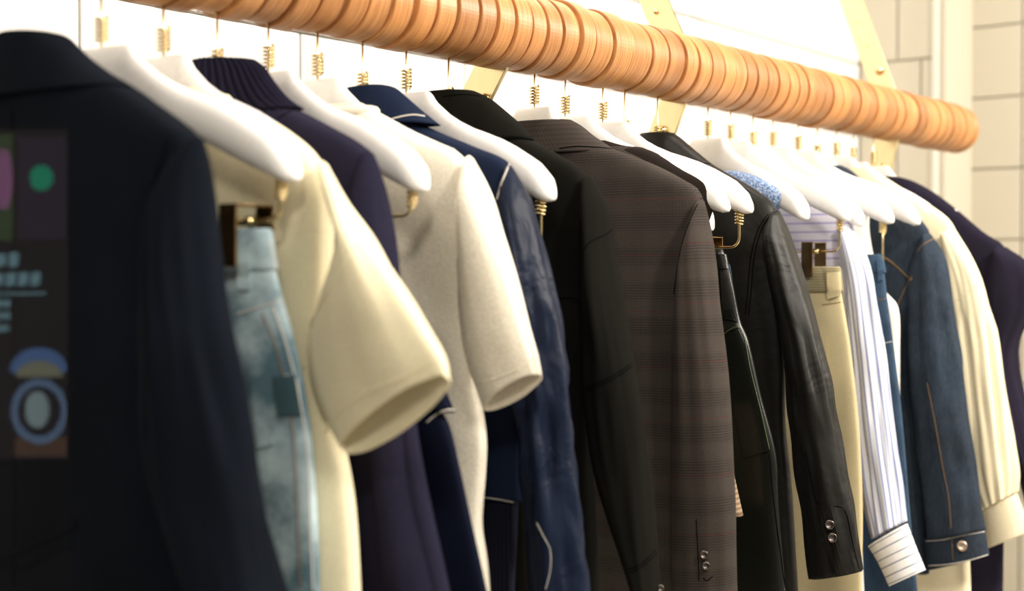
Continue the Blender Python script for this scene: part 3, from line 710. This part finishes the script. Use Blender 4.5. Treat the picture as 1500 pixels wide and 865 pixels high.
for o in (0, 5): stitch(g, r, [(1142 - o, 306 - o * .5), (1130 - o, 314), (1120 - o, 326), (1112 - o, 345), (1104 - o, 380), (1100 - o, 430), (1097 - o, 460)], THREADD, .0009, 'stitching')
patch(g, r, [(1197, 738), (1236, 744), (1258, 834), (1222, 846)], LEATH, .0025, 'cuff_tab', 8)
surface(g)
for x, y in ((1215, 768), (1219, 787)): disc_on(g, r, x, y, .0066, STEEL, th=.006)
for y in (766, 785, 800): stitch(g, r, [(1226, y), (1232, y + 1), (1238, y - 1)], THREADD, .0008, 'buttonhole', N=8)
stitch(g, r, [(1180, 660), (1188, 700), (1196, 736), (1215, 742), (1237, 744), (1248, 790), (1258, 832)], THREADD, .0008, 'stitching')

# ------------------------------------------------------------------ 14: blue tweed waistcoat
make_hanger(1037, 'white hanger with bare tip, wearing the blue tweed top', tw=-8, half=.180)
g = G(hook_x(1037) - .012, -8); r = root('tweed_top', 'blue flecked tweed sleeveless top behind the black coated jacket', 'top', g.M)
body(g, r, TWEED, [(1078, 250), (1090, 252), (1118, 262), (1148, 284), (1136, 310), (1108, 350), (1090, 420), (1086, 600), (1090, 900)], D=.026, fold=.004, seed=63, freq=9)

# ------------------------------------------------------------------ 15: khaki trousers on clips
make_hanger(1070, 'white bare hanger with brass clips holding the khaki trousers', half=.200, clips=((1205, 368), (-.1, .142)))
g = G(hook_x(1070)); r = root('trousers', 'khaki cotton trousers with webbing waistband and loop, clipped by brass clip', 'trousers', g.M)
body(g, r, KHAKI, [(1228, 402), (1234, 440), (1244, 500), (1254, 580), (1260, 660), (1263, 760), (1262, 865), (1266, 1000)], D=.016, fold=.009, seed=65, Dn=.05, rows=60, freq=16, fl0=.02)
waistband(g, r, KHAKID, (1229, 390), (1234, 428), .020); surface(g)
patch(g, r, [(1210, 380), (1230, 380), (1234, 432), (1212, 438)], KHAKI, .004, 'waist_loop', 6)
patch(g, r, [(1198, 500), (1211, 498), (1213, 580), (1203, 590)], KHAKI, .0025, 'pocket', 5)
stitch(g, r, [(1204, 446), (1220, 444), (1232, 442)], THREADG, .0008)

# ------------------------------------------------------------------ 16: striped shirt
make_hanger(1103, 'white hanger inside the blue striped shirt', half=.19, drop=.006)
g = G(hook_x(1103)); r = root('shirt', 'white shirt with blue stripes and long cuffed sleeve behind khaki trousers', 'shirt', g.M)
body(g, r, STRIPH, [(1150, 250), (1180, 272), (1210, 292), (1238, 312), (1248, 330), (1250, 400), (1248, 430)], D=.027, fold=.003, seed=70, freq=9, rows=40, name='yoke')
body(g, r, STRIP, [(1249, 405), (1250, 520), (1252, 640), (1262, 800), (1270, 1000)], D=.0262, fold=.010, seed=71, freq=12, rows=50)
sleeve(g, r, STRIPS, [(1228, 340, 1250, 328), (1230, 372, 1266, 362), (1234, 420, 1280, 412), (1240, 500, 1291, 500), (1246, 580, 1301, 580), (1254, 660, 1311, 660), (1262, 720, 1319, 715), (1276, 790, 1325, 764)], ry=.030, n0=-.006, fold=.006, seed=72, wr=.25, gather=.045)
sleeve(g, r, STRIPC, [(1272, 800, 1329, 766), (1286, 822, 1340, 795), (1303, 858, 1356, 834)], ry=.026, n0=-.006, fold=.0012, seed=73, dome=False, name='cuff', N=16)
collar(g, r, WCOT, [(1126, 214), (1140, 228), (1155, 246)], b0=.024, b1=.032, seed=9)
surface(g)
stitch(g, r, [(1240, 384), (1258, 376), (1276, 374)], THREAD, .001, 'shoulder_seam')

# ------------------------------------------------------------------ 17: jeans on clips
make_hanger(1132, 'white bare hanger with clips holding the mid-blue jeans', half=.208, clips=((1275, 396), (-.1, .155)))
g = G(hook_x(1132)); r = root('jeans', 'mid-blue jeans hanging between striped shirt and dark denim jacket', 'jeans', g.M)
body(g, r, MDEN, [(1294, 392), (1300, 440), (1308, 500), (1318, 580), (1326, 660), (1334, 760), (1344, 865), (1356, 980)], D=.016, fold=.006, seed=75, Dn=.05, rows=50, fl0=.02)
waistband(g, r, MDEN, (1291, 372), (1296, 400), .019); surface(g)
patch(g, r, [(1284, 380), (1291, 380), (1294, 410), (1286, 412)], MDEN, .004, 'belt_loop', 4)
stitch(g, r, [(1286, 440), (1300, 436)], THREADG, .0008); stitch(g, r, [(1296, 502), (1306, 500)], THREAD, .0008)

# ------------------------------------------------------------------ 18: cream sleeveless top
make_hanger(1169, 'white hanger with bare tip wearing the cream sleeveless top', half=.214)
g = G(hook_x(1169)); r = root('sleeveless_top', 'cream sleeveless top seen between blue jeans and dark denim jacket', 'top', g.M)
body(g, r, WCOT, [(1222, 262), (1240, 262), (1258, 268), (1276, 283), (1272, 330), (1280, 380), (1296, 425), (1315, 452), (1317, 520), (1317, 620), (1318, 700), (1320, 900)], D=.026, fold=.004, seed=77, freq=9)

# ------------------------------------------------------------------ 19: denim jacket
make_hanger(1197, 'white hanger inside the dark denim jacket', half=.19, drop=.010)
g = G(hook_x(1197)); r = root('denim_jacket', 'dark blue denim jacket with button cuff, between cream top and blouse', 'jacket', g.M)
body(g, r, DDEN, [(1245, 258), (1270, 276), (1300, 290), (1330, 307), (1352, 326), (1362, 350), (1360, 420), (1355, 560), (1356, 700), (1360, 840)], D=.027, fold=.010, seed=80, freq=10)
sleeve(g, r, DDEN, [(1352, 348, 1363, 340), (1337, 385, 1383, 372), (1332, 440, 1396, 438), (1332, 520, 1408, 520), (1336, 600, 1419, 600), (1342, 680, 1430, 680), (1350, 740, 1438, 735), (1354, 788, 1443, 776)], ry=.032, n0=-.008, fold=.007, seed=81, wr=.25)
sleeve(g, r, DDEN, [(1353, 788, 1443, 775), (1358, 834, 1450, 812)], ry=.030, n0=-.008, fold=.001, seed=82, dome=False, name='cuff', N=12)
collar(g, r, DDEN, [(1232, 242), (1244, 248), (1256, 258), (1268, 272)], b0=.024, b1=.034, seed=11)
surface(g)
stitch(g, r, [(1344, 368), (1352, 358), (1370, 348)], THREADG, .0010)
stitch(g, r, [(1358, 560), (1370, 620), (1382, 690), (1390, 730), (1394, 790), (1396, 820)], THREADG, .0010)
stitch(g, r, [(1356, 792), (1380, 790), (1410, 784), (1442, 778)], THREAD, .0010)
stitch(g, r, [(1360, 828), (1390, 826), (1420, 820), (1447, 812)], THREAD, .0010)
stitch(g, r, [(1286, 372), (1306, 384), (1326, 402), (1336, 410)], THREADG, .0022, 'back_yoke_seam')
stitch(g, r, [(1336, 404), (1322, 430), (1314, 450)], THREADG, .0015, 'back_seam')
disc_on(g, r, 1409, 799, .0085, simple('copper_button', (.55, .42, .32), .3, 1), th=.004)

# ------------------------------------------------------------------ 20: cream blouse
make_hanger(1225, 'white hanger inside the cream blouse, its neck crowded at the far end', half=.19)
g = G(hook_x(1225)); r = root('blouse', 'cream blouse with gathered balloon sleeve and deep cuff, beyond the denim jacket', 'blouse', g.M)
body(g, r, BLOUSE, [(1275, 245), (1300, 262), (1335, 284), (1365, 302), (1392, 324), (1402, 352), (1406, 420), (1408, 560), (1415, 700), (1425, 980)], D=.027, fold=.006, seed=85, freq=10)
sleeve(g, r, BLOUSE, [(1378, 350, 1400, 334), (1384, 390, 1424, 374), (1388, 440, 1442, 414), (1392, 500, 1458, 492), (1400, 580, 1471, 580), (1410, 650, 1481, 650), (1424, 710, 1488, 695), (1440, 748, 1487, 722)], ry=.031, n0=-.006, fold=.006, seed=86, wr=.1, gather=.075)
sleeve(g, r, BLOUSE, [(1436, 752, 1490, 722), (1442, 780, 1500, 750), (1448, 802, 1508, 778)], ry=.026, n0=-.006, fold=.001, seed=87, dome=False, name='cuff', N=14)
surface(g)
stitch(g, r, [(1390, 446), (1412, 432), (1438, 408)], BLOUSE, .0014, 'gathered_seam', lift=0)

# ------------------------------------------------------------------ 21, 22: last hangers and the dark cardigan
make_hanger(1250, 'white hanger second from the far end of the rail', half=.16, drop=.004)
make_hanger(1279, 'white hanger last at the far end, inside the dark navy cardigan', half=.18, drop=.006)
g = G(hook_x(1279)); r = root('cardigan', 'dark navy wool cardigan, last garment at the far right', 'cardigan', g.M)
body(g, r, CARD, [(1312, 258), (1335, 264), (1365, 280), (1400, 306), (1440, 340), (1470, 360), (1482, 395), (1474, 450), (1472, 600), (1470, 760), (1466, 1000)], D=.032, fold=.010, seed=90, freq=9)
sleeve(g, r, CARD, [(1455, 372, 1475, 358), (1446, 410, 1512, 392), (1446, 460, 1512, 450), (1450, 512, 1489, 514), (1466, 590, 1500, 586), (1490, 680, 1528, 680), (1515, 780, 1555, 780)], ry=.04, n0=-.008, fold=.006, seed=91, wr=.2)

# ------------------------------------------------------------------ added pane at the left for the shop-window reflection, and the lit menu screen it mirrors
def px_at(x, y, depth): d = ray(x, y); return CAMP + d * depth
m, t, b = newmat('clear_glass')
t.nodes.remove(b); tr = nd(t, 'ShaderNodeBsdfTransparent'); gl = nd(t, 'ShaderNodeBsdfGlossy', i_1=.015); gl.inputs['Roughness'].default_value = .0
fr = nd(t, 'ShaderNodeFresnel', i_0=1.5); mx = nd(t, 'ShaderNodeMixShader'); tr.inputs[0].default_value = (.985, .985, .98, 1)
t.links.new(fr.outputs[0], mx.inputs[0]); t.links.new(tr.outputs[0], mx.inputs[1]); t.links.new(gl.outputs[0], mx.inputs[2])
t.links.new(mx.outputs[0], t.nodes['Material Output'].inputs[0]); GLASS = m

def screen_frame(c0, c1, c2):     # corner, right corner, lower corner
    return c0, (c1 - c0), (c2 - c0)
D1 = .80                                         # pane stands this far in front of the shopper, square to the view
pane = root('glass_panel', 'added clear glass pane at the left edge for the shop-window reflection of a lit menu screen', 'glass panel', Matrix.Translation(px_at(-40, 900, D1)))
gp = [px_at(x, y, dd) for dd in (D1, D1 + .006) for x, y in ((-260, 186), (104, 186), (104, 1400), (-260, 1400))]
inv = pane.matrix_world.inverted()
o = link('pane', mesh('pane', [inv @ v for v in gp], [(0, 1, 2, 3), (7, 6, 5, 4), (0, 4, 5, 1), (1, 5, 6, 2), (2, 6, 7, 3), (3, 7, 4, 0)]), GLASS, pane, False)
for x in (-220, 60): 
    q = inv @ px_at(x, 1390, D1 + .003); m_ = boxm(q, (.05, .03, .03), .003); link('foot', mesh('foot', *m_), BRASS, pane, False)

# dark panelled partition behind the shopper; the lit menu screen hangs on it
struct(boxobj('wall_left', (-3.56, -.6, 1.35), (.12, 4.4, 2.7), simple('dark_brown_panel', (.05, .035, .022), .7, 0, .1)))
def mir(x, y, XW=-3.46):
    XW -= 0 if XW < -3 else 1.7
    d = ray(x, y); h = CAMP + d * (D1 / d.dot(FW)); r_ = d - FW * (2 * d.dot(FW)); k = (XW - h.x) / r_.x; return h + r_ * k
def emis(name, col, s):
    m, t, b = newmat(name); b.inputs['Base Color'].default_value = (.02, .02, .02, 1)
    b.inputs['Emission Color'].default_value = rgb(col); b.inputs['Emission Strength'].default_value = s
    return m
scr = root('menu_screen', 'lit menu screen with food pictures, seen only mirrored in the left glass panel', 'screen', Matrix.Translation(mir(-60, 440, -1.80)))
si = scr.matrix_world.inverted()
def scr_poly(name, pts, mat, XW=-1.76):
    P = [mir(x, y, XW) for x, y in pts]; n = len(P); V = [si @ p for p in P] + [si @ (p - Vector((.008, 0, 0))) for p in P]
    fs = [tuple(range(n)), tuple(range(2 * n - 1, n - 1, -1))] + [(i, i + n, (i + 1) % n + n, (i + 1) % n) for i in range(n)]
    return link(name, mesh(name, V, fs), mat, scr, False)
def ell(cx, cy, rx, ry, n=24, a0=0, a1=2 * pi): return [(cx + rx * cos(a0 + (a1 - a0) * i / n), cy + ry * sin(a0 + (a1 - a0) * i / n)) for i in range(n + (0 if a1 - a0 > 6.2 else 1))]
def ringp(name, cx, cy, rx, ry, k, mat, XW):
    for i in range(1): pass
    o = ell(cx, cy, rx, ry, 32); q = ell(cx, cy, rx * k, ry * k, 32)
    P = [si @ mir(x, y, XW) for x, y in o + q]; fs = [(i, (i + 1) % 32, 32 + (i + 1) % 32, 32 + i) for i in range(32)]
    return link(name, mesh(name, P, fs), mat, scr, False)
E_ = .7
scr_poly('display', [(-220, 186), (101, 186), (101, 672), (-220, 672)], emis('screen_black', (.30, .20, .17), .35 * E_), -1.78)
scr_poly('photo_tile', [(-220, 196), (18, 196), (18, 352), (-220, 352)], emis('leaf_green', (.20, .30, .12), 1.5 * E_), -1.77)
scr_poly('photo_tile', [(26, 200), (96, 200), (96, 350), (26, 350)], emis('aubergine', (.16, .10, .15), 1.3 * E_), -1.77)
scr_poly('petal', ell(5, 262, 13, 45), emis('pink', (.75, .30, .60), 2.2 * E_), -1.765)
scr_poly('leaf', ell(60, 260, 17, 19), emis('bright_green', (.04, .65, .35), 2.6 * E_), -1.765)
TXT = emis('pale_blue_letters', (.45, .80, .90), 2.2 * E_)
for y, x0, x1, h in ((368, -200, 26, 24), (396, -200, 58, 24), (438, -200, 14, 12), (456, -200, 14, 12), (474, -200, 12, 12)):
    x = x1
    while x > -60:
        wch = h * .52
        scr_poly('letter', [(x - wch, y + random.uniform(0, .2) * h), (x, y + random.uniform(0, .2) * h), (x, y + h * random.uniform(.75, 1)), (x - wch, y + h)], TXT, -1.765); x -= h * .75
scr_poly('underline', [(-200, 428), (66, 428), (66, 431), (-200, 431)], TXT, -1.765)
scr_poly('bowl_rim', ell(57, 545, 42, 36, 24, pi, 2 * pi), emis('blue_glaze', (.25, .45, .95), 2.0 * E_), -1.768)
scr_poly('cream', ell(57, 552, 34, 24, 24, pi, 2 * pi), emis('cream_food', (.75, .75, .50), 1.6 * E_), -1.766)
ringp('bowl_rim', 57, 602, 42, 48, .76, emis('pale_blue_glaze', (.40, .60, .95), 1.7 * E_), -1.765)
scr_poly('foam', ell(54, 600, 17, 27), emis('pale_foam', (.65, .85, .85), 2.2 * E_), -1.764)
scr_poly('table_cloth', [(22, 640), (98, 640), (98, 668), (22, 668)], emis('orange_brown', (.45, .25, .15), 1.2 * E_), -1.77)
